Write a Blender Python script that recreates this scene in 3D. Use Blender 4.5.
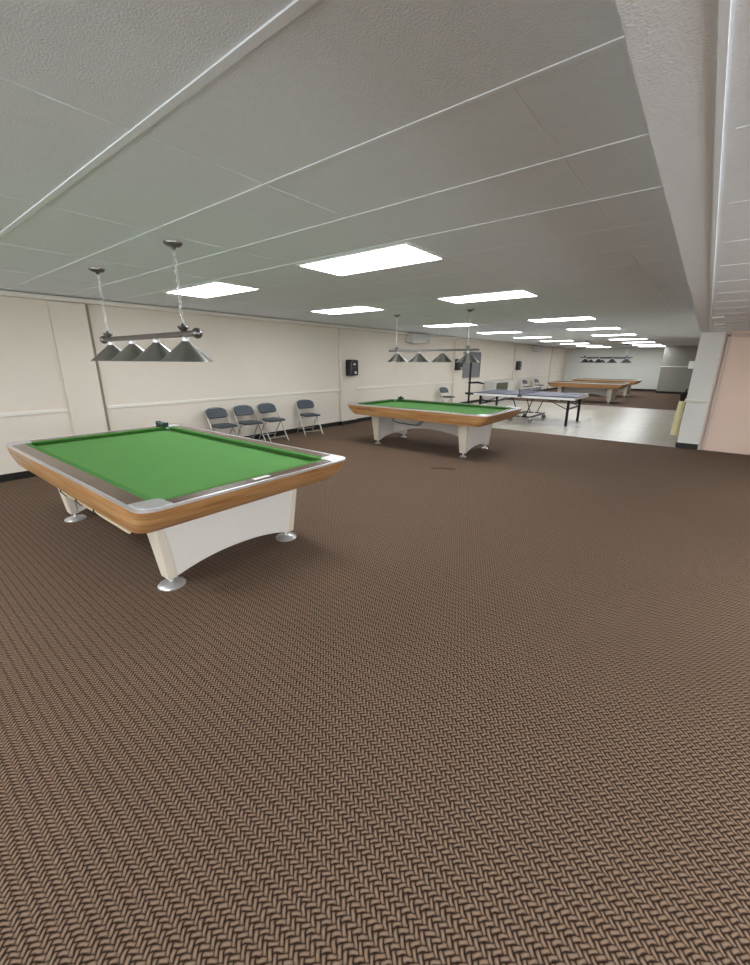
import bpy, bmesh, math, random
from mathutils import Vector, Matrix
for o in list(bpy.data.objects): bpy.data.objects.remove(o)
S = bpy.context.scene
COL = S.collection
PI = math.pi

# ------------------------------------------------------------------ camera
F_PX, PITCH, YAW, ROLL = 404.43, 0.291197, 0.667190, 0.005351
fw = Vector((-math.sin(YAW)*math.cos(PITCH), math.cos(YAW)*math.cos(PITCH), -math.sin(PITCH)))
rt = Vector((math.cos(YAW), math.sin(YAW), 0)); up = rt.cross(fw)
r2 = rt*math.cos(ROLL)+up*math.sin(ROLL); u2 = up*math.cos(ROLL)-rt*math.sin(ROLL)
cd = bpy.data.cameras.new('camera'); cam = bpy.data.objects.new('camera', cd); COL.objects.link(cam)
cd.sensor_fit = 'HORIZONTAL'; cd.sensor_width = 36.0; cd.lens = F_PX/750*36.0
cd.clip_start = 0.05; cd.clip_end = 200
M = Matrix((r2, u2, -fw)).transposed().to_4x4(); M.translation = Vector((0, 0, 1.6))
cam.matrix_world = M
S.camera = cam
# ------------------------------------------------------------------ world, exposure
w = bpy.data.worlds.new('world'); S.world = w; w.use_nodes = True
w.node_tree.nodes['Background'].inputs[0].default_value = (0.95, 0.98, 1.0, 1)
w.node_tree.nodes['Background'].inputs[1].default_value = 7.0
S.view_settings.view_transform = 'Standard'; S.view_settings.look = 'None'
S.view_settings.exposure = -0.42; S.view_settings.gamma = 1.0; S.view_settings.use_curve_mapping = False
PANEL_EMIT = 24.0
try: S.cycles.max_bounces = 8; S.cycles.diffuse_bounces = 5
except Exception: pass

# ------------------------------------------------------------------ materials
def lin(c): return tuple(((v/255)/12.92 if v/255 <= .04045 else ((v/255+.055)/1.055)**2.4) for v in c)+(1,)
class NT:
    def __init__(s, name):
        s.m = bpy.data.materials.new(name); s.m.use_nodes = True; s.t = s.m.node_tree
        s.b = s.t.nodes['Principled BSDF']
    def n(s, typ, **k):
        nd = s.t.nodes.new(typ)
        for a, v in k.items(): setattr(nd, a, v)
        return nd
    def l(s, a, b): s.t.links.new(a, b)
    def math(s, op, a, b=None, c=None):
        nd = s.n('ShaderNodeMath', operation=op)
        for i, v in enumerate((a, b, c)):
            if v is None: continue
            if isinstance(v, (int, float)): nd.inputs[i].default_value = v
            else: s.l(v, nd.inputs[i])
        return nd.outputs[0]
    def mix(s, f, a, b):
        nd = s.n('ShaderNodeMix', data_type='RGBA')
        if isinstance(f, (int, float)): nd.inputs[0].default_value = f
        else: s.l(f, nd.inputs[0])
        for i, v in ((6, a), (7, b)):
            if isinstance(v, tuple): nd.inputs[i].default_value = v
            else: s.l(v, nd.inputs[i])
        return nd.outputs[2]
def simple(name, rgb, rough=.6, metal=0, noise=.06, scale=8, bump=0, bscale=60, spec=.5, emit=None):
    k = NT(name); b = k.b
    tc = k.n('ShaderNodeTexCoord'); ns = k.n('ShaderNodeTexNoise'); ns.inputs['Scale'].default_value = scale; ns.inputs['Detail'].default_value = 4
    k.l(tc.outputs['Object'], ns.inputs['Vector'])
    c = lin(rgb); d = tuple(v*(1-noise*2) for v in c[:3])+(1,); e = tuple(min(1, v*(1+noise)) for v in c[:3])+(1,)
    k.l(k.mix(ns.outputs[0], d, e), b.inputs['Base Color'])
    b.inputs['Roughness'].default_value = rough; b.inputs['Metallic'].default_value = metal
    b.inputs['Specular IOR Level'].default_value = spec
    if bump:
        n2 = k.n('ShaderNodeTexNoise'); n2.inputs['Scale'].default_value = bscale; n2.inputs['Detail'].default_value = 3
        k.l(tc.outputs['Object'], n2.inputs['Vector'])
        bp = k.n('ShaderNodeBump'); bp.inputs['Strength'].default_value = bump; bp.inputs['Distance'].default_value = .004
        k.l(n2.outputs[0], bp.inputs['Height']); k.l(bp.outputs[0], b.inputs['Normal'])
    if emit:
        b.inputs['Emission Color'].default_value = lin(rgb); b.inputs['Emission Strength'].default_value = emit
    return k.m
def wood(name, c1, c2, c3, rough=.3, axis=0, freq=1.0):
    k = NT(name); b = k.b
    tc = k.n('ShaderNodeTexCoord'); mp = k.n('ShaderNodeMapping')
    sc = [22*freq]*3; sc[min(axis, 2)] = 1.3*freq
    if axis == 3: sc = [1.2, 1.2, 26]
    mp.inputs['Scale'].default_value = sc
    k.l(tc.outputs['Object'], mp.inputs['Vector'])
    a = k.n('ShaderNodeTexNoise'); a.inputs['Scale'].default_value = 1.2; a.inputs['Detail'].default_value = 6; a.inputs['Distortion'].default_value = 1.2
    k.l(mp.outputs[0], a.inputs['Vector'])
    rp = k.n('ShaderNodeValToRGB'); k.l(a.outputs[0], rp.inputs[0])
    rp.color_ramp.elements[0].position = .3; rp.color_ramp.elements[0].color = lin(c1)
    rp.color_ramp.elements[1].position = .7; rp.color_ramp.elements[1].color = lin(c3)
    e = rp.color_ramp.elements.new(.5); e.color = lin(c2)
    k.l(rp.outputs[0], b.inputs['Base Color']); b.inputs['Roughness'].default_value = rough
    b.inputs['Coat Weight'].default_value = .3; b.inputs['Coat Roughness'].default_value = .15
    return k.m
def carpet_mat():
    k = NT('woven_carpet'); b = k.b; W = .015
    g = k.n('ShaderNodeNewGeometry'); sp = k.n('ShaderNodeSeparateXYZ')
    nz = k.n('ShaderNodeTexNoise'); nz.inputs['Scale'].default_value = 30; k.l(g.outputs['Position'], nz.inputs['Vector'])
    sub = k.n('ShaderNodeVectorMath', operation='SUBTRACT'); k.l(nz.outputs['Color'], sub.inputs[0]); sub.inputs[1].default_value = (.5, .5, .5)
    scl = k.n('ShaderNodeVectorMath', operation='SCALE'); k.l(sub.outputs[0], scl.inputs[0]); scl.inputs['Scale'].default_value = .012
    ad = k.n('ShaderNodeVectorMath', operation='ADD'); k.l(g.outputs['Position'], ad.inputs[0]); k.l(scl.outputs[0], ad.inputs[1])
    k.l(ad.outputs[0], sp.inputs[0])
    x, y = sp.outputs[0], sp.outputs[1]
    q = 1/(W*math.sqrt(2))
    u = k.math('MULTIPLY', k.math('ADD', x, y), q); v = k.math('MULTIPLY', k.math('SUBTRACT', y, x), q)
    i, j = k.math('FLOOR', u), k.math('FLOOR', v); fu, fv = k.math('FRACT', u), k.math('FRACT', v)
    kk = k.math('FLOORED_MODULO', k.math('ADD', k.math('ADD', i, j), 4000.25), 4)
    kk = k.math('FLOOR', kk)
    # herringbone mirrored: cells 0,1 = yarn lying along u ; cells 2,3 = yarn lying along v
    isv = k.math('GREATER_THAN', kk, 1.5)
    second = k.math('FLOORED_MODULO', kk, 2)                      # 0 or 1: which half of the yarn
    al_h = k.math('ADD', fu, second); al_v = k.math('ADD', fv, second)
    along = k.math('ADD', k.math('MULTIPLY', al_h, k.math('SUBTRACT', 1, isv)), k.math('MULTIPLY', al_v, isv))
    acr = k.math('ADD', k.math('MULTIPLY', fv, k.math('SUBTRACT', 1, isv)), k.math('MULTIPLY', fu, isv))
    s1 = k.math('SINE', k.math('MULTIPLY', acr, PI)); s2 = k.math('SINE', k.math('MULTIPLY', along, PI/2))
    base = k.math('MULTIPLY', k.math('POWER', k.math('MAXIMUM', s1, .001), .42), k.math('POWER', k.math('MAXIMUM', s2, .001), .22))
    low = k.math('ADD', k.math('MULTIPLY', fv, k.math('SUBTRACT', 1, isv)), k.math('MULTIPLY', k.math('SUBTRACT', 1, fu), isv))  # one side of each yarn, where its shade is painted in
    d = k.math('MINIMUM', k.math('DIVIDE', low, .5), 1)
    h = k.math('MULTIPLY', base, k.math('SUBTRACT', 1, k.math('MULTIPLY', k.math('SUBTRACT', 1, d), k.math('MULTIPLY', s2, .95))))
    fn = k.n('ShaderNodeTexNoise'); fn.inputs['Scale'].default_value = 420; fn.inputs['Detail'].default_value = 3; k.l(g.outputs['Position'], fn.inputs['Vector'])
    big = k.n('ShaderNodeTexNoise'); big.inputs['Scale'].default_value = 1.1; big.inputs['Detail'].default_value = 3; k.l(g.outputs['Position'], big.inputs['Vector'])
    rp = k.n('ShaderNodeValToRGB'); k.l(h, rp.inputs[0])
    rp.color_ramp.elements[0].position = .34; rp.color_ramp.elements[0].color = lin((22, 11, 5))  # dark gaps: shade between the yarns put into the colour
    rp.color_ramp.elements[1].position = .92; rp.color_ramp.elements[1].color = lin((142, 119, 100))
    c = k.mix(k.math('MULTIPLY', fn.outputs[0], .22), rp.outputs[0], lin((80, 57, 42)))
    c = k.mix(k.math('MULTIPLY', big.outputs[0], .18), c, lin((70, 54, 42)))
    k.l(c, b.inputs['Base Color']); b.inputs['Roughness'].default_value = .95; b.inputs['Specular IOR Level'].default_value = .15
    bp = k.n('ShaderNodeBump'); bp.inputs['Strength'].default_value = .7; bp.inputs['Distance'].default_value = .004
    hh = k.math('ADD', h, k.math('MULTIPLY', fn.outputs[0], .3)); k.l(hh, bp.inputs['Height']); k.l(bp.outputs[0], b.inputs['Normal'])
    return k.m
def tile_mat():
    k = NT('floor_tile'); b = k.b
    g = k.n('ShaderNodeNewGeometry')
    br = k.n('ShaderNodeTexBrick'); br.offset = 0; br.inputs['Scale'].default_value = 1
    for nme, v in (('Mortar Size', .006), ('Brick Width', .45), ('Row Height', .45), ('Mortar Smooth', .3)): br.inputs[nme].default_value = v
    br.inputs['Color1'].default_value = lin((188, 182, 168)); br.inputs['Color2'].default_value = lin((176, 170, 156)); br.inputs['Mortar'].default_value = lin((128, 120, 106))
    k.l(g.outputs['Position'], br.inputs['Vector'])
    ns = k.n('ShaderNodeTexNoise'); ns.inputs['Scale'].default_value = 3; ns.inputs['Detail'].default_value = 6; k.l(g.outputs['Position'], ns.inputs['Vector'])
    k.l(k.mix(k.math('MULTIPLY', ns.outputs[0], .5), br.outputs[0], lin((160, 152, 138))), b.inputs['Base Color'])
    b.inputs['Roughness'].default_value = .28
    return k.m
MT = dict(
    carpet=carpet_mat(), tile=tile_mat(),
    wall=simple('cream_wall', (216, 208, 195), .75, noise=.03, scale=2, bump=.15, bscale=120),
    wallfar=simple('white_wall', (212, 214, 206), .75, noise=.02, scale=2, bump=.1, bscale=120),
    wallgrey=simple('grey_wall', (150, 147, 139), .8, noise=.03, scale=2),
    pink=simple('peach_wall', (240, 214, 198), .6, noise=.04, scale=1.5, bump=.1, bscale=80),
    pinktrim=simple('peach_trim', (214, 196, 184), .6, noise=.04),
    pillar=simple('pillar_white', (232, 232, 227), .7, noise=.03, scale=3),
    trim=simple('cream_trim', (222, 218, 208), .5, noise=.02),
    groove=simple('brown_groove', (150, 134, 118), .8, noise=.05),
    ceil=simple('ceiling_panel', (232, 239, 245), .85, noise=.03, scale=30, bump=.5, bscale=140),
    ceil2=simple('lower_ceiling_panel', (238, 243, 247), .85, noise=.03, scale=40, bump=.6, bscale=150),
    tbar=simple('ceiling_bar', (238, 245, 250), .6, noise=.02),
    tbar2=simple('ceiling_seam', (232, 239, 245), .6, noise=.02),
    black=simple('black_base', (22, 20, 18), .45),
    blackmetal=simple('black_metal', (26, 26, 30), .4, .3),
    blackplastic=simple('black_plastic', (24, 26, 34), .3),
    cloth=simple('green_cloth', (92, 142, 78), .95, noise=.05, scale=5, bump=.15, bscale=700, spec=.1),
    palecloth=simple('pale_cloth', (168, 158, 136), .9),
    cushion=simple('green_cushion', (78, 126, 64), .95, noise=.05, scale=20, spec=.1),  # cloth green darkened, so the shade of the cushion faces is in the colour
    oak=wood('oak_apron', (140, 96, 54), (174, 128, 80), (192, 150, 102), .35, 3),
    oaky=wood('oak_apron_end', (140, 96, 54), (174, 128, 80), (192, 150, 102), .35, 1),
    walnut=wood('walnut_rail', (58, 42, 32), (86, 66, 52), (112, 90, 74), .25, 0, 1.6),
    walnuty=wood('walnut_rail_end', (58, 42, 32), (86, 66, 52), (112, 90, 74), .22, 1, 1.6),
    alu=simple('aluminium', (214, 214, 216), .34, .75, noise=.03),
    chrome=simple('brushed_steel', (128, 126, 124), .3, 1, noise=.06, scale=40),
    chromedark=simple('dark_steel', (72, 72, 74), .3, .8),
    whitepaint=simple('white_base', (226, 222, 216), .4, noise=.02),
    cream=simple('cream_leg', (216, 208, 192), .45, noise=.02),
    shadein=simple('shade_inside', (235, 235, 230), .5),
    pad=simple('charcoal_vinyl', (62, 70, 78), .5, noise=.08, scale=20),
    chairmetal=simple('grey_chair_frame', (176, 174, 168), .35, .5),
    blue=simple('blue_table_top', (46, 50, 76), .45, noise=.04),
    white=simple('white_paint', (236, 236, 234), .4, noise=.01),
    net=simple('net_blue', (56, 60, 96), .8),
    rubber=simple('grey_rubber', (120, 120, 122), .6),
    teal=simple('dark_teal', (20, 52, 48), .35),
    tealight=simple('pale_teal', (96, 138, 124), .35),
    beige=simple('pale_cue_wood', (222, 206, 172), .35),
    acwhite=simple('ac_plastic', (196, 196, 192), .5, noise=.02),
    greypanel=simple('grey_board', (112, 112, 114), .7, noise=.05),
    olive=simple('olive_front', (84, 86, 66), .6),
    yellow=simple('pale_yellow_string', (232, 222, 176), .9, noise=.15, scale=60),
    strap=simple('dark_strap', (46, 36, 28), .8),
)
def aniso(nm):
    t = MT[nm].node_tree; b = t.nodes['Principled BSDF']; tg = t.nodes.new('ShaderNodeTangent')
    tg.direction_type = 'RADIAL'; tg.axis = 'Z'; t.links.new(tg.outputs[0], b.inputs['Tangent'])
    b.inputs['Anisotropic'].default_value = .85; b.inputs['Anisotropic Rotation'].default_value = .25; b.inputs['Roughness'].default_value = .3
def lens_mat():
    k = NT('light_diffuser'); k.b.inputs['Base Color'].default_value = (.9, .92, .95, 1)
    k.b.inputs['Emission Color'].default_value = (.93, .96, 1, 1); k.b.inputs['Emission Strength'].default_value = PANEL_EMIT
    return k.m
MT['lens'] = lens_mat()
MT['spun'] = simple('spun_steel', (158, 156, 153), .35, 1, noise=.04, scale=30); aniso('spun')

# ------------------------------------------------------------------ mesh helpers
class MB:
    def __init__(s): s.bm = bmesh.new()
    def box(s, c, d, rz=0, R=None):
        m = Matrix.Translation(Vector(c)) @ (R if R is not None else Matrix.Rotation(rz, 4, 'Z')) @ Matrix.Diagonal((d[0], d[1], d[2], 1))
        bmesh.ops.create_cube(s.bm, size=1, matrix=m); return s
    def b2(s, x0, x1, y0, y1, z0, z1): return s.box(((x0+x1)/2, (y0+y1)/2, (z0+z1)/2), (x1-x0, y1-y0, z1-z0))
    def loft(s, rings, cap=True, closed=True):
        R = [[s.bm.verts.new(p) for p in r] for r in rings]
        for a, b in zip(R, R[1:]):
            n = len(a)
            for i in range(n if closed else n-1):
                s.bm.faces.new((a[i], a[(i+1) % n], b[(i+1) % n], b[i]))
        if cap and closed:
            s.bm.faces.new(R[0][::-1]); s.bm.faces.new(R[-1])
        return s
    def lathe(s, prof, c=(0, 0, 0), n=28, R=None):
        rings = []
        for r, z in prof:
            ring = []
            for i in range(n):
                a = 2*PI*i/n; p = Vector((max(r, 1e-4)*math.cos(a), max(r, 1e-4)*math.sin(a), z))
                if R is not None: p = R @ p
                ring.append(p+Vector(c))
            rings.append(ring)
        return s.loft(rings)
    def tube(s, pts, r, n=8):
        pts = [Vector(p) for p in pts]; rings = []
        for i, p in enumerate(pts):
            t = (pts[min(i+1, len(pts)-1)]-pts[max(i-1, 0)]).normalized()
            a = Vector((0, 0, 1)) if abs(t.z) < .9 else Vector((1, 0, 0))
            e1 = t.cross(a).normalized(); e2 = t.cross(e1)
            rr = r[i] if isinstance(r, (list, tuple)) else r
            rings.append([p+rr*(math.cos(2*PI*k/n)*e1+math.sin(2*PI*k/n)*e2) for k in range(n)])
        return s.loft(rings)
    def sphere(s, c, r, sc=(1, 1, 1)):
        bmesh.ops.create_uvsphere(s.bm, u_segments=18, v_segments=12, radius=1, matrix=Matrix.Translation(Vector(c)) @ Matrix.Diagonal((r*sc[0], r*sc[1], r*sc[2], 1))); return s
    def torus(s, c, R, r, rot=None, n=12, m=6, sy=1):
        rings = []
        for i in range(n+1):
            a = 2*PI*i/n; ring = []
            for k in range(m):
                b = 2*PI*k/m; p = Vector(((R+r*math.cos(b))*math.cos(a), sy*(R+r*math.cos(b))*math.sin(a), r*math.sin(b)))
                if rot is not None: p = rot @ p
                ring.append(p+Vector(c))
            rings.append(ring)
        return s.loft(rings, cap=False)
    def build(s, name, mat, parent=None, bevel=0, smooth=False, seg=2, mats=None):
        bmesh.ops.recalc_face_normals(s.bm, faces=s.bm.faces)
        me = bpy.data.meshes.new(name); s.bm.to_mesh(me); s.bm.free()
        o = bpy.data.objects.new(name, me); COL.objects.link(o)
        for mm in (mats or [mat]): me.materials.append(MT[mm])
        if smooth:
            for p in me.polygons: p.use_smooth = True
            me.set_sharp_from_angle(angle=math.radians(38))
        if bevel:
            b = o.modifiers.new('bevel', 'BEVEL'); b.width = bevel; b.segments = seg; b.limit_method = 'ANGLE'; b.angle_limit = math.radians(40)
        if parent: o.parent = parent
        return o
def tag(o, label, cat, group=None):
    o['label'] = label; o['category'] = cat
    if group: o['group'] = group
    return o
def thing(name, label, cat, loc=(0, 0, 0), rz=0, group=None):
    o = bpy.data.objects.new(name, None); COL.objects.link(o); o.location = loc; o.rotation_euler = (0, 0, rz)
    o.empty_display_size = .1
    return tag(o, label, cat, group)
def struct(name, mb, mat, **k):
    o = mb.build(name, mat, **k); o['kind'] = 'structure'; return o
def dup(root, label, loc, rz=0, group=None):
    def cp(o, par):
        c = o.copy(); COL.objects.link(c)
        if par: c.parent = par
        for ch in [q for q in bpy.data.objects if q.parent == o]: cp(ch, c)
        return c
    r = cp(root, None); r.location = loc; r.rotation_euler = (0, 0, rz); r['label'] = label
    if group: r['group'] = group
    return r

# ------------------------------------------------------------------ room shell
XL, YF, ZC, ZL = -7.25, 29.0, 2.45, 2.14
YB = -5.0; YS = 9.87; XR = 3.0; XE = -.216
fl = MB()
fl.b2(XL-.1, XR, YB, YS, -.1, 0)
n1 = len(fl.bm.faces); fl.b2(XL-.1, XR, YS, 17.7, -.1, .0)
n2 = len(fl.bm.faces); fl.b2(XL-.1, XR, 17.7, YF, -.1, 0)
fl.bm.faces.ensure_lookup_table()
for i in range(n1, n2): fl.bm.faces[i].material_index = 1
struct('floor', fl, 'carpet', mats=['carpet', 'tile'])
struct('trim_1', MB().b2(XL, -.2, YS-.02, YS+.03, 0, .006), 'alu')
struct('trim_2', MB().b2(XL, 1, 17.68, 17.72, 0, .006), 'alu')
struct('wall_left', MB().b2(XL-.15, XL, YB, YF, 0, ZC), 'wall')
struct('wall_far', MB().b2(XL-.15, -1.96, YF, YF+.15, 0, ZC), 'wallfar')
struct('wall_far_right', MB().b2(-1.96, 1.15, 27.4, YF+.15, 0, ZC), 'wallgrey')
wr = MB()
for a, b, z0, z1 in ((YB, YS, 0, .7), (YB, YS, 2.1, ZC), (YB, YB+.4, .7, 2.1), (-.3, .3, .7, 2.1), (4.2, YS, .7, 2.1)): wr.b2(XR, XR+.15, a, b, z0, z1)
struct('wall_right', wr, 'wall')
def window(i, x0, x1, y0, y1, z0, z1):  # added, unseen window frames; their openings let sky fill light in
    m = MB(); X = x1-x0 > y1-y0; n_ = 4
    for q in range(n_+1):
        tt = q/n_
        if X: xx = x0+.03+(x1-x0-.06)*tt; m.b2(xx-.03, xx+.03, y0, y1, z0, z1)
        else: yy = y0+.03+(y1-y0-.06)*tt; m.b2(x0, x1, yy-.03, yy+.03, z0, z1)
    m.b2(x0, x1, y0, y1, z0, z0+.05).b2(x0, x1, y0, y1, z1-.05, z1)
    struct('window_%d' % i, m, 'white')
window(1, XR+.05, XR+.1, YB+.4, -.3, .7, 2.1); window(2, XR+.05, XR+.1, .3, 4.2, .7, 2.1)
window(3, XL+1, XR-1, YB-.1, YB-.05, .5, 2.1)
struct('wall_right_hall', MB().b2(1.0, 1.15, YS+.38, 27.4, 0, ZC), 'wall')
struct('wall_back', MB().b2(XL-.15, XR+.15, YB-.15, YB, 0, .5).b2(XL-.15, XR+.15, YB-.15, YB, 2.1, ZC).b2(XL-.15, XL+1, YB-.15, YB, .5, 2.1).b2(XR-1, XR+.15, YB-.15, YB, .5, 2.1), 'wall')
struct('ceiling', MB().b2(XL-.15, XR+.15, YB-.15, YF+.15, ZC, ZC+.12), 'ceil')
struct('ceiling_lower', MB().b2(XE, XR+.02, YB, YS+.38, ZL, ZC), 'ceil2')
# ceiling grid: crosswise bars (along X) and fine lengthwise seams (along Y)
g = MB(); k = 0; y = .905-.617*5
while y < YF:
    hw, pr = (.015, .006) if y < 1.2 else ((.009, .004) if y < 3.3 else (.006, .0006))
    g.b2(XL, XE if y < YS+.38 else 1.0, y-hw, y+hw, ZC-pr, ZC+.002); y += .617
struct('trim_3', g, 'tbar')
g = MB()
for x in (-.66, -1.92, -3.17, -4.42, -5.67, -6.92): g.b2(x-.006, x+.006, 1.54 if x > -1 else YB, YF, ZC-.0015, ZC+.001)
struct('trim_4', g, 'tbar2')
struct('trim_5', MB().b2(-.088, -.074, YB, YS, ZL-.008, ZL+.001), 'tbar')
g = MB(); y = 1.46-.6096*5
while y < YS: g.b2(-.05, XR, y-.006, y+.006, ZL-.002, ZL+.001); y += .6096
struct('trim_6', g, 'tbar')
# pilasters on the left wall and the trim between them
PIL = [(1.92, 2.36), (7.72, 8.32), (13.75, 14.4), (19.75, 20.4), (25.7, 26.2)]
n = 7
for a, b in PIL:
    struct('trim_%d' % n, MB().b2(XL, XL+.06, a, b, 0, 2.37), 'wall', bevel=.004); n += 1
    struct('trim_%d' % n, MB().b2(XL, XL+.012, b, b+.05, .09, 2.37), 'groove'); n += 1  # thin raised brown strip beside each pilaster
struct('trim_%d' % n, MB().b2(XL, XL+.09, YB, YF, 2.375, 2.435), 'trim', bevel=.01); n += 1
ed = [YB]+[v for p in PIL for v in (p[0], p[1]+.05)]+[YF]
for a, b in zip(ed[::2], ed[1::2]):
    struct('trim_%d' % n, MB().b2(XL, XL+.022, a, b, .862, .915), 'trim', bevel=.008); n += 1
struct('trim_%d' % n, MB().b2(XL, -1.96, YF-.025, YF, 1.38, 1.43), 'trim', bevel=.008); n += 1
struct('trim_%d' % n, MB().b2(-1.96, 1, 27.375, 27.4, 1.38, 1.43), 'wallfar', bevel=.008); n += 1
bb = MB().b2(XL, XL+.014, YB, YF, 0, .1)
for a, b in PIL: bb.b2(XL, XL+.075, a-.012, b+.012, 0, .1)
struct('baseboard_left', bb, 'black')
struct('baseboard_far', MB().b2(XL, -1.96, YF-.014, YF, 0, .12).b2(-1.974, 1, 27.386, 27.4, 0, .12).b2(-1.974, -1.96, 27.4, YF, 0, .12), 'black')
# pillar at the right and the peach wall with its door frame
struct('pillar', MB().b2(-.2, .145, YS, YS+.38, 0, ZL), 'pillar', bevel=.004)
struct('trim_%d' % n, MB().b2(-.222, .13, YS-.022, YS+.38, .885, .93), 'trim', bevel=.008); n += 1
struct('baseboard_right', MB().b2(-.215, .135, YS-.015, YS+.38, 0, .1), 'black')
struct('wall_front_right', MB().b2(.145, XR+.15, YS+.04, YS+.38, 0, ZL), 'pink')
struct('door_1', MB().b2(.24, 1.5, YS+.015, YS+.055, .005, 2.03), 'pink', bevel=.004)
g = MB().b2(.145, .175, YS-.01, YS+.06, 0, 2.1).b2(.19, .24, YS-.0, YS+.06, 0, 2.09).b2(.145, 1.58, YS+.0, YS+.06, 2.045, 2.11).b2(1.5, 1.58, YS-.0, YS+.06, 0, 2.09)
struct('trim_%d' % n, g, 'pinktrim', bevel=.004); n += 1

# ------------------------------------------------------------------ ceiling lights
def light_proto(label, loc):
    t = thing('ceiling_light', label, 'ceiling light', loc, 0, 'fluorescent ceiling lights')
    f = MB(); a, b = .605, .295; w_ = .022
    f.b2(-a, a, -b, -b+w_, -.012, 0).b2(-a, a, b-w_, b, -.012, 0).b2(-a, -a+w_, -b+w_, b-w_, -.012, 0).b2(a-w_, a, -b+w_, b-w_, -.012, 0)
    f.build('frame', 'white', t, bevel=.003)
    MB().b2(-a+w_, a-w_, -b+w_, b-w_, -.014, -.001).build('diffuser', 'lens', t)
    return t
rows = [3.09, 5.63, 9.35, 12.4, 15.45, 18.5, 21.5, 24.6, 27.3]
ordw = ['nearest', 'second', 'third', 'fourth', 'fifth', 'sixth', 'seventh', 'eighth', 'farthest']
LP = None
for i, y in enumerate(rows):
    for x, side in ((-2.525, 'right'), (-5.08, 'left')):
        if i == 0 and side == 'right': lb = 'large bright rectangular ceiling light, the biggest in view, above the gap between the two tables'
        elif i == 0: lb = 'bright rectangular ceiling light just beside the chain of the nearest hanging lamp bar'
        else: lb = 'bright ceiling light, %s from the camera in the %s-hand row' % (ordw[i], side)
        if y > 27 and side == 'right': y -= .25
        if LP is None: LP = light_proto(lb, (x, y, ZC))
        else: dup(LP, lb, (x, y, ZC), 0, 'fluorescent ceiling lights')

for x, y in ((-5.08, -.6), (-2.525, -.6), (-5.08, -3.1), (-2.525, -3.1)):  # unseen lights added behind the camera to brighten the foreground
    dup(LP, 'rectangular ceiling light behind the camera, outside the photo', (x, y, ZC), 0, 'ceiling lights behind the camera')
for y in (-2.5, .6, 3.7, 6.8):  # unseen lights added on the right for fill
    dup(LP, 'rectangular light in the lower ceiling on the right, outside the photo', (1.65, y, ZL), 0, 'lights in the lower ceiling')
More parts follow.
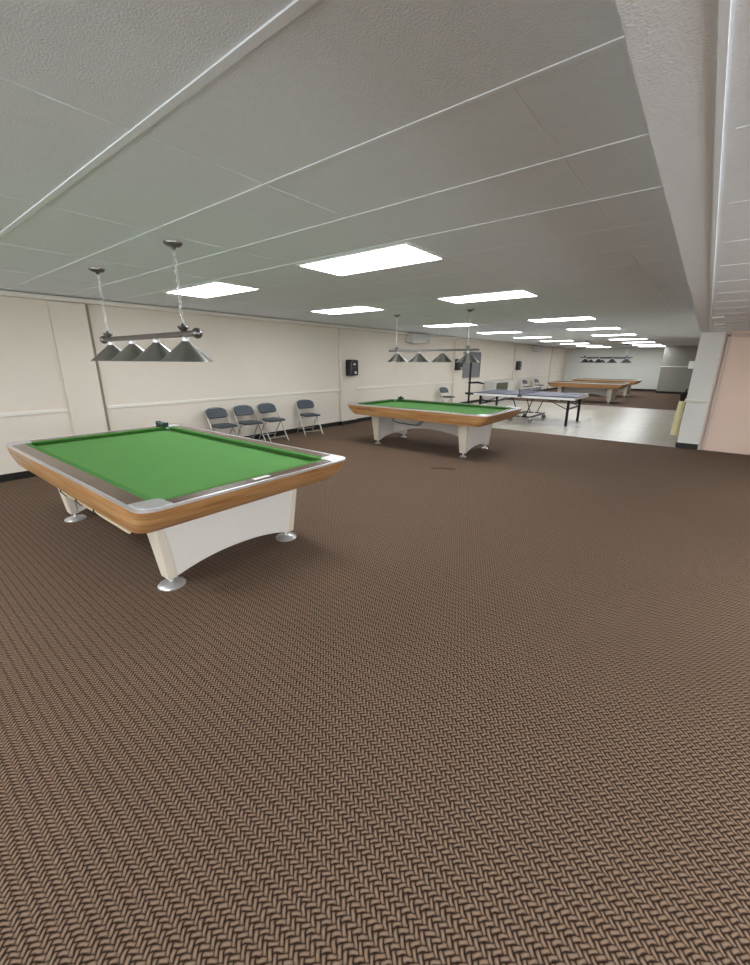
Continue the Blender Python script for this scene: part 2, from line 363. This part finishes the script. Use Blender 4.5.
# ------------------------------------------------------------------ billiard tables
def rrect(hx, hy, r, z, n=6, cx=0, cy=0):
    pts = []
    for (sx, sy, a0) in ((1, 1, 0), (-1, 1, PI/2), (-1, -1, PI), (1, -1, 3*PI/2)):
        for i in range(n+1):
            a = a0+PI/2*i/n
            pts.append((cx+sx*(hx-r)+r*math.cos(a), cy+sy*(hy-r)+r*math.sin(a), z))
    return pts
def ring_band(mb, o0, i0, o1, i1):
    # closed band between outer/inner outlines bottom (o0,i0) and top (o1,i1)
    mb.loft([o0, o1, i1, i0, o0], cap=False)
def billiard_table(label, loc, HX=1.49, HY=.85, fx=1.05, fy=.56, H=.79, plate=True, clo='cloth', cus='cushion', rd=.095):
    t = thing('billiard_table', label, 'billiard table', loc, 0, 'green billiard tables')
    zb = H-.19
    # oak apron, ends raked inwards
    m = MB()
    o_top, o_mid, o_bot = rrect(HX-.004, HY-.004, .10, H-.014), rrect(HX-.035, HY-.008, .11, H-.085), rrect(HX-.155, HY-.035, .10, zb)
    i_bot, i_top = rrect(HX-.20, HY-.10, .06, zb), rrect(HX-.06, HY-.06, .08, H-.014)
    m.loft([o_top, o_mid, o_bot, i_bot, i_top, o_top], cap=False)
    m.build('apron', 'oak', t, smooth=True)
    m = MB(); ring_band(m, rrect(HX, HY, .105, H-.014), rrect(HX-.02, HY-.02, .09, H-.014), rrect(HX, HY, .105, H+.002), rrect(HX-.02, HY-.02, .09, H+.002))
    m.build('metal_edge', 'alu', t, smooth=True)
    RW = .125; CW = .05     # rail width, cushion width
    cc = .19
    for sy in (-1, 1):
        m = MB(); m.b2(-HX+cc, HX-cc, min(sy*(HY-.02), sy*(HY-RW)), max(sy*(HY-.02), sy*(HY-RW)), H-.03, H); m.build('rail', 'walnut', t)
    for sx in (-1, 1):
        m = MB(); m.b2(min(sx*(HX-.02), sx*(HX-RW)), max(sx*(HX-.02), sx*(HX-RW)), -HY+cc, HY-cc, H-.03, H); m.build('rail', 'walnuty', t)
    # corner castings: rounded outside, shallow curve on the inside
    for sx in (-1, 1):
        for sy in (-1, 1):
            out = []
            r = .088
            for i in range(9):
                a = PI/2*i/8
                out.append((HX-.02-r+r*math.cos(a), HY-.02-r+r*math.sin(a)))
            out.append((HX-cc-.01, HY-.02)); out.append((HX-cc-.01, HY-.07))
            for i in range(7):
                tt = i/6; x_ = (HX-cc-.0)*(1-tt)+(HX-.07)*tt; y_ = (HY-.09)*(1-tt)+(HY-cc)*tt
                q = math.sin(PI*tt)*.045
                out.append((x_-q, y_-q) if 0 < i < 6 else ((HX-cc+.0, HY-RW) if i == 0 else (HX-RW, HY-cc)))
            out.append((HX-.02, HY-cc-.01))
            lo = [(sx*p[0], sy*p[1], H-.03) for p in out]; hi = [(sx*p[0], sy*p[1], H+.005) for p in out]
            MB().loft([lo, hi]).build('corner_cap', 'alu', t, bevel=.003, smooth=True)
    # cushions: nose lower than the rail, cloth covered
    zc = H-.045
    for sx, sy, L, rot in ((0, -1, HX-RW, 0), (0, 1, HX-RW, 0), (-1, 0, HY-RW, 1), (1, 0, HY-RW, 1)):
        m = MB(); D = (HY if not rot else HX)-RW+.002; s_ = sy if not rot else sx
        prof = [(D, H-.001), (D-CW, H-.004), (D-CW, H-.010), (D-CW+.034, zc-.002), (D, zc-.002)]
        rings = []
        for e in (-1, 1):
            ring = []
            for d, z in prof:
                ll = (L-max(0, D-d)*.96) if d < D else L
                ring.append((e*ll, s_*d, z) if not rot else (s_*d, e*ll, z))
            rings.append(ring)
        m.loft(rings); m.build('cushion', cus, t)
    MB().b2(-HX+RW-.02, HX-RW+.02, -HY+RW-.02, HY-RW+.02, zc-.03, zc).build('playing_cloth', clo, t)
    MB().b2(-HX+.2, HX-.2, -HY+.12, HY-.12, zb+.02, zc-.03).build('slate_bed', 'black', t)
    if plate: MB().b2(HX-.105, HX-.065, -.07, .07, H, H+.003).build('name_plate', 'alu', t, bevel=.001)
    # flared white end panels with an arched lower edge
    for sx in (-1, 1):
        m = MB(); N = 24; zt = zb+.03; yb, yt = fy+.03, fy+.10; prof = []
        f0, f1 = [], []
        for x_, lst in ((sx*(fx-.05), f0), (sx*(fx+.05), f1)):
            pts = [(x_+sx*.0, -yt, zt), (x_, yt, zt), (x_, yb, .085)]
            for i in range(N+1):
                tt = 1-2*i/N
                yy = tt*(yb-.07); arch = .07*(1-abs(tt)**2.2) if True else 0
                pts.append((x_, yy, .082+arch))
            pts.append((x_, -yb, .085)); lst.extend(pts)
        fx_top = .03
        def lean(ps): return [(p[0]+sx*fx_top*(p[2]/zt), p[1], p[2]) for p in ps]
        m.loft([lean(f0), lean(f1)]); m.build('end_panel', 'whitepaint', t, bevel=.008)
        # corner posts: broad cream faces on the long sides
        for sy in (-1, 1):
            m = MB()
            xa, xb = sx*(fx+.062), sx*(fx-.075); ya, yb2 = sy*(fy+.045), sy*(fy-.03)
            za = .075
            top = [(xa+sx*.03, sy*(yt+.012), zt), (xb-sx*.02, sy*(yt+.012), zt), (xb-sx*.02, sy*(yt-.05), zt), (xa+sx*.03, sy*(yt-.05), zt)]
            bot = [(xa, ya, za), (xb+sx*.02, ya, za), (xb+sx*.02, yb2, za), (xa, yb2, za)]
            m.loft([bot, top]); m.build('leg', 'cream', t, bevel=.01)
            f = MB().lathe([(.0, .0), (rd, .0), (rd+.002, .008), (rd-.007, .018), (rd*.5, .03), (.018, .036), (.014, .05), (.014, .085), (0, .085)], (sx*(fx+.0), sy*(fy+.0), 0), 28)
            f.build('foot', 'alu', t, smooth=True)
    # arched stretcher down the middle
    pts = [( -fx+.05, zb+.03), (fx-.05, zb+.03)]
    for i in range(25):
        tt = 1-2*i/24; pts.append((tt*(fx-.05), .17+.17*(1-abs(tt)**2)))
    m = MB(); m.loft([[(p[0], -.03, p[1]) for p in pts], [(p[0], .03, p[1]) for p in pts]]); m.build('stretcher', 'whitepaint', t, bevel=.004)
    return t
T1 = billiard_table('nearest green-topped billiard table with oak apron and white arched legs, filling the left foreground', (-3.865, 1.70, 0), 1.565, .87, 1.035, .54)
T2 = billiard_table('second green billiard table, standing beside the tiled floor under the plain four-shade lamp bar', (-4.02, 6.85, 0), 1.49, .82, .945, .46, .79, False, rd=.06)
T3 = billiard_table('distant pale-topped billiard table on the far carpet, nearer of the two beyond the tiles', (-3.85, 19.45, 0), 1.45, .84, .95, .48, .79, False, 'palecloth', 'palecloth', .06)
T4 = dup(T3, 'farthest billiard table, just behind another table near the far white wall', (-3.85, 23.7, 0), 0, 'pale billiard tables')
T3['group'] = 'pale billiard tables'
# wire cue hooks and the cue lying under table one
for x in (-.5, -.1, .3):
    MB().tube([(x, -.70, .61), (x, -.735, .46), (x, -.70, .408), (x, -.67, .45)], .006).build('cue_hook', 'blackmetal', T1)
c = MB().tube([(-4.5, 1.0, .43), (-3.9, 1.0, .43), (-3.52, 1.0, .43)], [.006, .008, .010], 10).build('shaft', 'beige')
cr = thing('cue', 'pale wooden billiard cue stored in hooks below the near table edge', 'cue', (0, 0, 0)); c.parent = cr
MB().tube([(-3.52, 1.0, .43), (-3.0, 1.0, .43)], [.0105, .012], 10).build('butt', 'beige', cr)
h = MB()
h.tube([(-.55, -.35, .60), (-.62, -.42, .50), (-.48, -.44, .47), (-.30, -.44, .46), (-.05, -.44, .455), (.02, -.44, .47), (.14, -.40, .60)], .008)
h.tube([(-.05, -.44, .455), (.06, -.40, .56)], .007)
h.build('cue_hook', 'blackmetal', T2)
# dark teal object at the far corners
t = thing('chalk_tray', 'small dark teal tray on the far corner of the nearest green table', 'tray', (-5.34, 2.37, .79))
MB().b2(-.11, .11, -.03, .03, 0, .012).b2(-.11, .11, -.03, -.024, .012, .045).b2(-.11, .11, .024, .03, .012, .045).b2(-.11, -.095, -.03, .03, .012, .055).b2(.095, .11, -.03, .03, .012, .055).build('tray', 'teal', t, bevel=.002)
MB().b2(-.085, -.05, -.018, .018, .012, .042).build('chalk_cube', 'tealight', t, bevel=.003)
MB().b2(-.02, .015, -.018, .018, .012, .042).build('chalk_cube', 'tealight', t, bevel=.003)
t = thing('chalk_block', 'small dark block on the far left corner of the second billiard table', 'chalk', (-5.22, 7.54, .79))
MB().b2(-.06, .06, -.04, .04, 0, .05).build('block', 'teal', t, bevel=.012)
MB().b2(-.02, .02, -.02, .02, .05, .07).build('cap', 'black', t, bevel=.006)

# ------------------------------------------------------------------ billiard lamp bars
def lamp_bar(label, loc, cans=(-.78, .74), balls=True, shade='chrome', zb=1.80):
    t = thing('billiard_lamp', label, 'hanging lamp', loc, 0, 'hanging four-shade billiard lamps')
    H = ZC-zb
    MB().b2(-.87, .90, -.018, .018, -.022, .022).build('bar', shade, t, bevel=.012, seg=3) if balls else \
        MB().tube([(-.95, 0, 0), (.95, 0, 0)], .018, 12).build('bar', shade, t, smooth=True)
    if balls:
        for x in (-.91, .94): MB().sphere((x, 0, 0), .04).build('end_ball', shade, t, smooth=True)
    for x in cans:
        MB().lathe([(.0, H), (.068, H), (.066, H-.012), (.05, H-.026), (.018, H-.034), (.012, H-.05), (0, H-.05)], (x, 0, 0), 24).build('canopy', 'chrome', t, smooth=True)
        MB().lathe([(0, .02), (.018, .022), (.045, .05), (.043, .058), (.02, .052), (.012, .075), (0, .085)], (x, 0, 0), 20).build('finial', shade, t, smooth=True)
        ch = MB(); z = .09; i = 0; L = .036
        while z < H-.06:
            rot = Matrix.Rotation(PI/2, 3, 'Y') @ Matrix.Rotation(PI/2, 3, 'Z') if i % 2 else Matrix.Rotation(PI/2, 3, 'X') @ Matrix.Rotation(PI/2, 3, 'Z')
            lk = Matrix.Rotation(PI/2, 3, 'X') if i % 2 else Matrix.Rotation(PI/2, 3, 'Z') @ Matrix.Rotation(PI/2, 3, 'X')
            ch.torus((x, 0, z), .011, .002, lk, 10, 5, 1.75); z += .030; i += 1
        ch.build('chain', 'alu', t, smooth=True)
        pts = []; nn = 26
        for i in range(nn+1):
            z = .07+(H-.12)*i/nn; a = i*.9; pts.append((x+.012*math.cos(a), .012*math.sin(a), z))
        MB().tube(pts, .002, 6).build('cord', 'white', t, smooth=True)
    for x in (-.745, -.245, .25, .75):
        MB().lathe([(0, -.015), (.02, -.018), (.03, -.03), (.03, -.055), (.022, -.06), (0, -.06)], (x, 0, 0), 20).build('socket', 'alu', t, smooth=True)
        MB().lathe([(.028, -.05), (.036, -.062), (.198, -.204), (.204, -.211), (.200, -.211), (.034, -.068), (.026, -.056)], (0, 0, 0), 40).build('lamp_shade', 'spun' if shade == 'chrome' else shade, t, smooth=True).location = (x, 0, 0)
        MB().sphere((x, 0, -.12), .03).build('bulb', 'shadein', t, smooth=True)
    return t
lamp_bar('silver four-shade billiard lamp with ball ends hanging over the nearest table', (-4.07, 1.75, 1.80))
lamp_bar('silver four-shade lamp with a plain thin bar hanging over the second table', (-4.05, 6.78, 1.80), balls=False, shade='chrome')
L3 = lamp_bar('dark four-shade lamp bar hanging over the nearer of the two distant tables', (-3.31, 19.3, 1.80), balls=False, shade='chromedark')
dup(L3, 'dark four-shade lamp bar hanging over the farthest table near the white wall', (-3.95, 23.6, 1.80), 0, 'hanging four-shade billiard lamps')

# ------------------------------------------------------------------ folding chairs
BACK = [(.205*math.cos(PI*i/14)**1 if abs(math.cos(PI*i/14)) < .98 else .205*math.cos(PI*i/14), -.02+.135*math.sin(PI*i/14)**.75) for i in range(15)]
BACK += [(-.205, -.07), (-.185, -.105), (-.15, -.115), (.15, -.115), (.185, -.105), (.205, -.07)]
def folding_chair(label, loc, rz):
    t = thing('folding_chair', label, 'chair', loc, rz, 'folding chairs along the left wall')
    # faces +X ; width along Y ; base at floor centre
    hw = .215
    fr = MB()
    # long frame: back top -> front foot ; inverted U
    pts = []
    ft, tp = Vector((.22, 0, .012)), Vector((-.235, 0, .74))
    for i in range(6): pts.append(ft.lerp(tp, i/5*.93)+Vector((0, -hw, 0)))
    for i in range(1, 8):
        a = PI*i/8; pts.append(ft.lerp(tp, .93+.07*math.sin(a))+Vector((0, -hw*math.cos(a), 0)))
    for i in range(6): pts.append(ft.lerp(tp, (5-i)/5*.93)+Vector((0, hw, 0)))
    fr.tube(pts, .0115, 8); fr.tube([(.17, -hw, .09), (.17, hw, .09)], .008)
    fr.build('front_frame', 'chairmetal', t, smooth=True)
    for s in (-1, 1):
        MB().tube([(-.25, s*(hw-.025), .012), (-.10, s*(hw-.025), .25), (.06, s*(hw-.025), .43)], .0105, 8).build('leg', 'chairmetal', t, smooth=True)
        MB().lathe([(0, 0), (.016, 0), (.016, .03), (0, .03)], (.222, s*hw, 0), 12).build('foot_cap', 'rubber', t)
        MB().lathe([(0, 0), (.016, 0), (.016, .03), (0, .03)], (-.252, s*(hw-.025), 0), 12).build('foot_cap', 'rubber', t)
    MB().tube([(-.19, -hw+.025, .11), (-.19, hw-.025, .11)], .008).build('stretcher', 'chairmetal', t)
    m = MB(); m.loft([rrect(.195, .19, .06, .425, cx=.02), rrect(.20, .195, .065, .432, cx=.02), rrect(.2, .195, .065, .45, cx=.02), rrect(.17, .165, .06, .463, cx=.02)])
    m.build('seat', 'pad', t, smooth=True)
    MB().b2(-.165, .205, -.188, .188, .415, .426).build('seat_pan', 'chairmetal', t, bevel=.004)
    # backrest: rounded pad curved across
    m = MB(); rings = []
    d = (tp-ft).normalized(); N = 14
    outer = []
    for off in (.0, .03):
        grid = []
        for (yy, ss) in BACK:
            base = Vector((-.185, 0, .665))+d*ss
            bend = -.03*(1-(yy/.205)**2)
            nrm = Vector((d.z, 0, -d.x))
            grid.append(base+Vector((0, yy, 0))+nrm*(off+bend))
        rings.append(grid)
    m.loft(rings); m.build('backrest', 'pad', t, bevel=.01, smooth=True)
    return t
C1 = folding_chair('folding chair with dark padded back, first of the four from the left', (-6.87, 4.14, 0), 0)
dup(C1, 'padded grey folding chair, second from the left in the row by the wall', (-6.85, 4.70, 0), math.radians(-4))
dup(C1, 'padded grey folding chair, third from the left, just before the gap', (-6.85, 5.26, 0), math.radians(-3))
dup(C1, 'folding chair standing apart to the right of the three chairs', (-6.85, 6.28, 0), math.radians(-16))
dup(C1, 'lone folding chair seen against the wall above the second table', (-6.85, 12.7, 0), math.radians(-12))
dup(C1, 'distant folding chair seen behind the table tennis net', (-6.8, 20.8, 0), math.radians(-10))
dup(C1, 'distant folding chair by the wall, right of the net post', (-6.8, 22.6, 0), math.radians(-10))

# ------------------------------------------------------------------ wall boxes on the pilasters
def dispenser(label, loc):
    t = thing('wall_dispenser', label, 'dispenser', loc, 0, 'black wall dispensers on the pilasters')
    m = MB(); rings = []
    for x, s in ((0, 1), (.10, 1), (.16, .93), (.19, .8)):
        rings.append([(x, p[0], p[1]) for p in rrect(.15*s, .20*(.5+.5*s), .04*s, 0)])
    m.loft(rings).build('housing', 'blackplastic', t, bevel=.006, smooth=True)
    MB().b2(.185, .193, -.06, .02, .07, .10).build('window_strip', 'white', t, bevel=.002)
    MB().b2(.185, .194, -.02, .06, -.15, -.09).build('sticker', 'alu', t, bevel=.002)
    return t
D = dispenser('black wall dispenser on the pilaster right of the four chairs', (XL+.06, 8.05, 1.44))
dup(D, 'black wall dispenser on the pilaster behind the second hanging lamp', (XL+.06, 13.9, 1.5))
dup(D, 'black wall dispenser on the distant pilaster beyond the table tennis table', (XL+.06, 20.1, 1.44))

# ------------------------------------------------------------------ wall air conditioners
def aircon(label, loc):
    t = thing('air_conditioner', label, 'air conditioner', loc, 0, 'wall air conditioners near the ceiling')
    m = MB(); prof = [(0, 0), (.16, -.0), (.22, .05), (.22, .24), (.2, .26), (0, .26)]
    m.loft([[(p[0], -.52, p[1]) for p in prof], [(p[0], .52, p[1]) for p in prof]]).build('housing', 'acwhite', t, bevel=.01)
    MB().box((.19, 0, .02), (.07, .9, .008), R=Matrix.Rotation(-.7, 4, 'Y')).build('louvre', 'trim', t)
    MB().b2(.218, .224, .35, .45, .06, .09).build('display', 'rubber', t)
    return t
A = aircon('white wall air conditioner under the ceiling above the second table', (XL, 11.2, 2.15))
dup(A, 'distant grey wall air conditioner under the ceiling near the far corner', (XL, 22.8, 2.15))

# ------------------------------------------------------------------ grey wall board, cabinet
t = thing('wall_board', 'dark grey board mounted on the left wall behind the second lamp', 'board', (XL+.01, 15.15, 1.45))
MB().b2(0, .03, -.8, .8, -.42, .5).build('board', 'greypanel', t)
MB().b2(0, .045, -.82, -.80, -.44, .52).b2(0, .045, .80, .82, -.44, .52).b2(0, .045, -.8, .8, -.44, -.42).b2(0, .045, -.8, .8, .5, .52).build('frame', 'rubber', t)
t = thing('storage_cabinet', 'low pale cabinet with olive front against the wall beyond the tennis table', 'cabinet', (XL+.3, 17.6, 0))
MB().b2(-.26, .22, -1.05, 1.15, .06, .80).build('body', 'acwhite', t, bevel=.008)
MB().b2(.22, .235, -.95, .3, .28, .76).build('front_panel', 'olive', t, bevel=.004)
m = MB()
for i in range(8): m.b2(.22, .235, .38+i*.09, .43+i*.09, .2, .76)
m.build('vent_slats', 'trim', t)
MB().b2(-.24, .2, -1.0, 1.1, 0, .06).build('plinth', 'black', t)

# ------------------------------------------------------------------ table tennis table
def tennis_table():
    t = thing('table_tennis_table', 'table tennis table with blue top, white edges and black legs on the tiles', 'table tennis table', (-3.82, 11.95, 0))
    a, b = 1.37, .7625; H = .76
    for s in (-1, 1):
        x0, x1 = (.012, a) if s > 0 else (-a, -.012)
        MB().b2(x0, x1, -b, b, H-.022, H).build('table_half', 'blue', t, bevel=.003)
        l = MB().b2(x0, x1, -b, -b+.02, H, H+.0012).b2(x0, x1, b-.02, b, H, H+.0012)
        e = a-.02 if s > 0 else -a
        l.b2(e, e+.02, -b+.02, b-.02, H, H+.0012).b2(x0, x1, -.002, .002, H, H+.0012)
        l.build('painted_lines', 'white', t)
        ap = MB().b2(x0, x1, -b+.01, -b+.03, H-.085, H-.022).b2(x0, x1, b-.03, b-.01, H-.085, H-.022)
        ap.b2(e-.0, e+.02, -b+.03, b-.03, H-.075, H-.022); ap.build('steel_apron', 'white', t, bevel=.004)
        for sy in (-1, 1):
            MB().b2(s*1.2-.03, s*1.2+.03, sy*.62-.03, sy*.62+.03, .03, H-.05).build('leg', 'blackmetal', t, bevel=.006)
            MB().lathe([(0, 0), (.035, 0), (.035, .03), (0, .03)], (s*1.2, sy*.62, 0), 14).build('foot_pad', 'black', t)
            MB().tube([(s*1.2, sy*.62, .42), (s*.55, sy*.60, H-.05)], .011).build('brace', 'blackmetal', t)
            MB().tube([(s*.30, sy*.56, H-.05), (s*.10, sy*.50, .17)], .014).build('brace', 'blackmetal', t)
        MB().b2(s*1.2-.012, s*1.2+.012, -.6, .6, .42, .46).build('leg_stretcher', 'blackmetal', t)
        m = MB().b2(s*.28-.02, s*.28+.02, -.62, .62, .14, .18).b2(s*.02, s*.28, -.60, -.57, .14, .17).b2(s*.02, s*.28, .57, .60, .14, .17)
        m.build('carriage_rail', 'blackmetal', t)
        for sy in (-1, 1):
            wm = MB().lathe([(0, -.018), (.058, -.018), (.062, 0), (.058, .018), (0, .018)], (s*.28, sy*.6, .062), 20, Matrix.Rotation(PI/2, 3, 'X')); w_ = wm.build('wheel', 'rubber', t, smooth=True)
            MB().b2(s*.28-.014, s*.28+.014, sy*.6-.03, sy*.6+.03, .1, .15).build('wheel_fork', 'white', t)
    MB().tube([(0, -b-.12, H+.0), (0, -b-.12, H+.155)], .01).build('net_post', 'black', t)
    MB().tube([(0, b+.12, H+.0), (0, b+.12, H+.155)], .01).build('net_post', 'black', t)
    MB().b2(-.03, .03, -b-.15, -b+.05, H-.05, H-.0).b2(-.03, .03, b-.05, b+.15, H-.05, H-.0).build('net_clamp', 'black', t, bevel=.004)
    nt = MB(); z0, z1 = H+.004, H+.145
    for i in range(74): nt.b2(-.0012, .0012, -b-.11+i*.024-.0012, -b-.11+i*.024+.0012, z0, z1)
    for i in range(7): nt.b2(-.0012, .0012, -b-.11, b+.11, z0+i*.022, z0+i*.022+.0024)
    nt.build('net', 'net', t); MB().b2(-.006, .006, -b-.115, b+.115, z1-.004, z1+.012).build('net_tape', 'white', t)
    return t
tennis_table()

# ------------------------------------------------------------------ black pole stand
t = thing('pole_stand', 'tall black pole stand with a side arm left of the table tennis table', 'stand', (-5.05, 10.6, 0))
MB().tube([(0, 0, .06), (0, 0, 1.78)], .028, 12).build('pole', 'blackmetal', t, smooth=True)
MB().tube([(0, 0, 1.05), (.2, .1, 1.06), (.34, .16, 1.03)], [.026, .03, .02], 10).build('arm', 'blackmetal', t, smooth=True)
MB().sphere((0, 0, 1.05), .045).sphere((0, 0, .76), .055).build('clamp', 'black', t, smooth=True)
MB().tube([(-.1, -.02, .76), (.12, .02, .76)], .03, 10).build('knob', 'black', t, smooth=True)
for i in range(4):
    a = PI/4+i*PI/2
    MB().tube([(0, 0, .3), (.16*math.cos(a), .16*math.sin(a), .12), (.33*math.cos(a), .33*math.sin(a), .018)], .018, 8).build('leg', 'blackmetal', t, smooth=True)

# ------------------------------------------------------------------ small things by the pillar and on the floor
t = thing('thermostat', 'small white wall box on the side of the white pillar', 'thermostat', (-.2, YS+.05, 1.565))
MB().b2(-.085, 0, -.045, .045, -.07, .07).build('housing', 'white', t, bevel=.008)
MB().b2(-.09, -.085, -.02, .02, -.03, .03).build('grille', 'acwhite', t, bevel=.002)
random.seed(4)
t = thing('mop', 'pale yellow mop with dark top leaning beside the white pillar', 'mop', (-.32, YS+.22, 0))
MB().tube([(.055, 0, .80), (.09, .0, 1.12)], .014, 10).build('handle', 'blackmetal', t, smooth=True)
m = MB()
for i in range(14):
    a = random.random()*2*PI; r = .03+random.random()*.02
    m.tube([(.05+.02*math.cos(a), .02*math.sin(a), .86), (.045+r*math.cos(a), r*math.sin(a), .97), (.04+r*1.5*math.cos(a), r*1.5*math.sin(a), 1.04)], .008, 5)
m.build('dark_fringe', 'black', t, smooth=True)
m = MB()
for i in range(30):
    a = random.random()*2*PI; q = random.random()**.5
    pts = []
    for j in range(8):
        z = .88-j*.095; rr = (.045+.03*(j/7)**.8)*q
        pts.append((.045-.003*j+rr*math.cos(a)+random.uniform(-.006, .006), rr*math.sin(a)+random.uniform(-.006, .006), max(.03, z)))
    m.tube(pts, .014, 6)
o = m.build('mop_head', 'yellow', t, smooth=True); o['kind'] = 'stuff'
t = MB(); pts = []
for i in range(10):
    s = i/9; pts.append((-3.09+.30*s, 5.34+.23*s+.03*math.sin(s*5), .006))
m = MB()
rings = []
for i, p in enumerate(pts):
    rings.append([(p[0]-.008, p[1]+.012, .001), (p[0]+.008, p[1]-.012, .001), (p[0]+.008, p[1]-.012, .008), (p[0]-.008, p[1]+.012, .008)])
o = m.loft(rings).build('strap', 'strap'); tag(o, 'short dark strap lying on the carpet in front of the second table', 'strap')
for i, (x0, x1, y) in enumerate(((-.03, .02, 6.75), (-.01, .05, 7.95))):  # two short raised white strips under the lower ceiling
    t = thing('ceiling_vent', ('short white slot in the lower ceiling, nearer of two' if i == 0 else 'short white slot in the lower ceiling, closer to the white pillar'), 'vent', ((x0+x1)/2, y, ZL))
    MB().b2(-(x1-x0)/2-.03, (x1-x0)/2+.03, -.03, .03, -.01, 0).build('frame', 'white', t, bevel=.002)
    MB().b2(-(x1-x0)/2, (x1-x0)/2, -.012, .012, -.014, -.008).build('slot', 'trim', t)
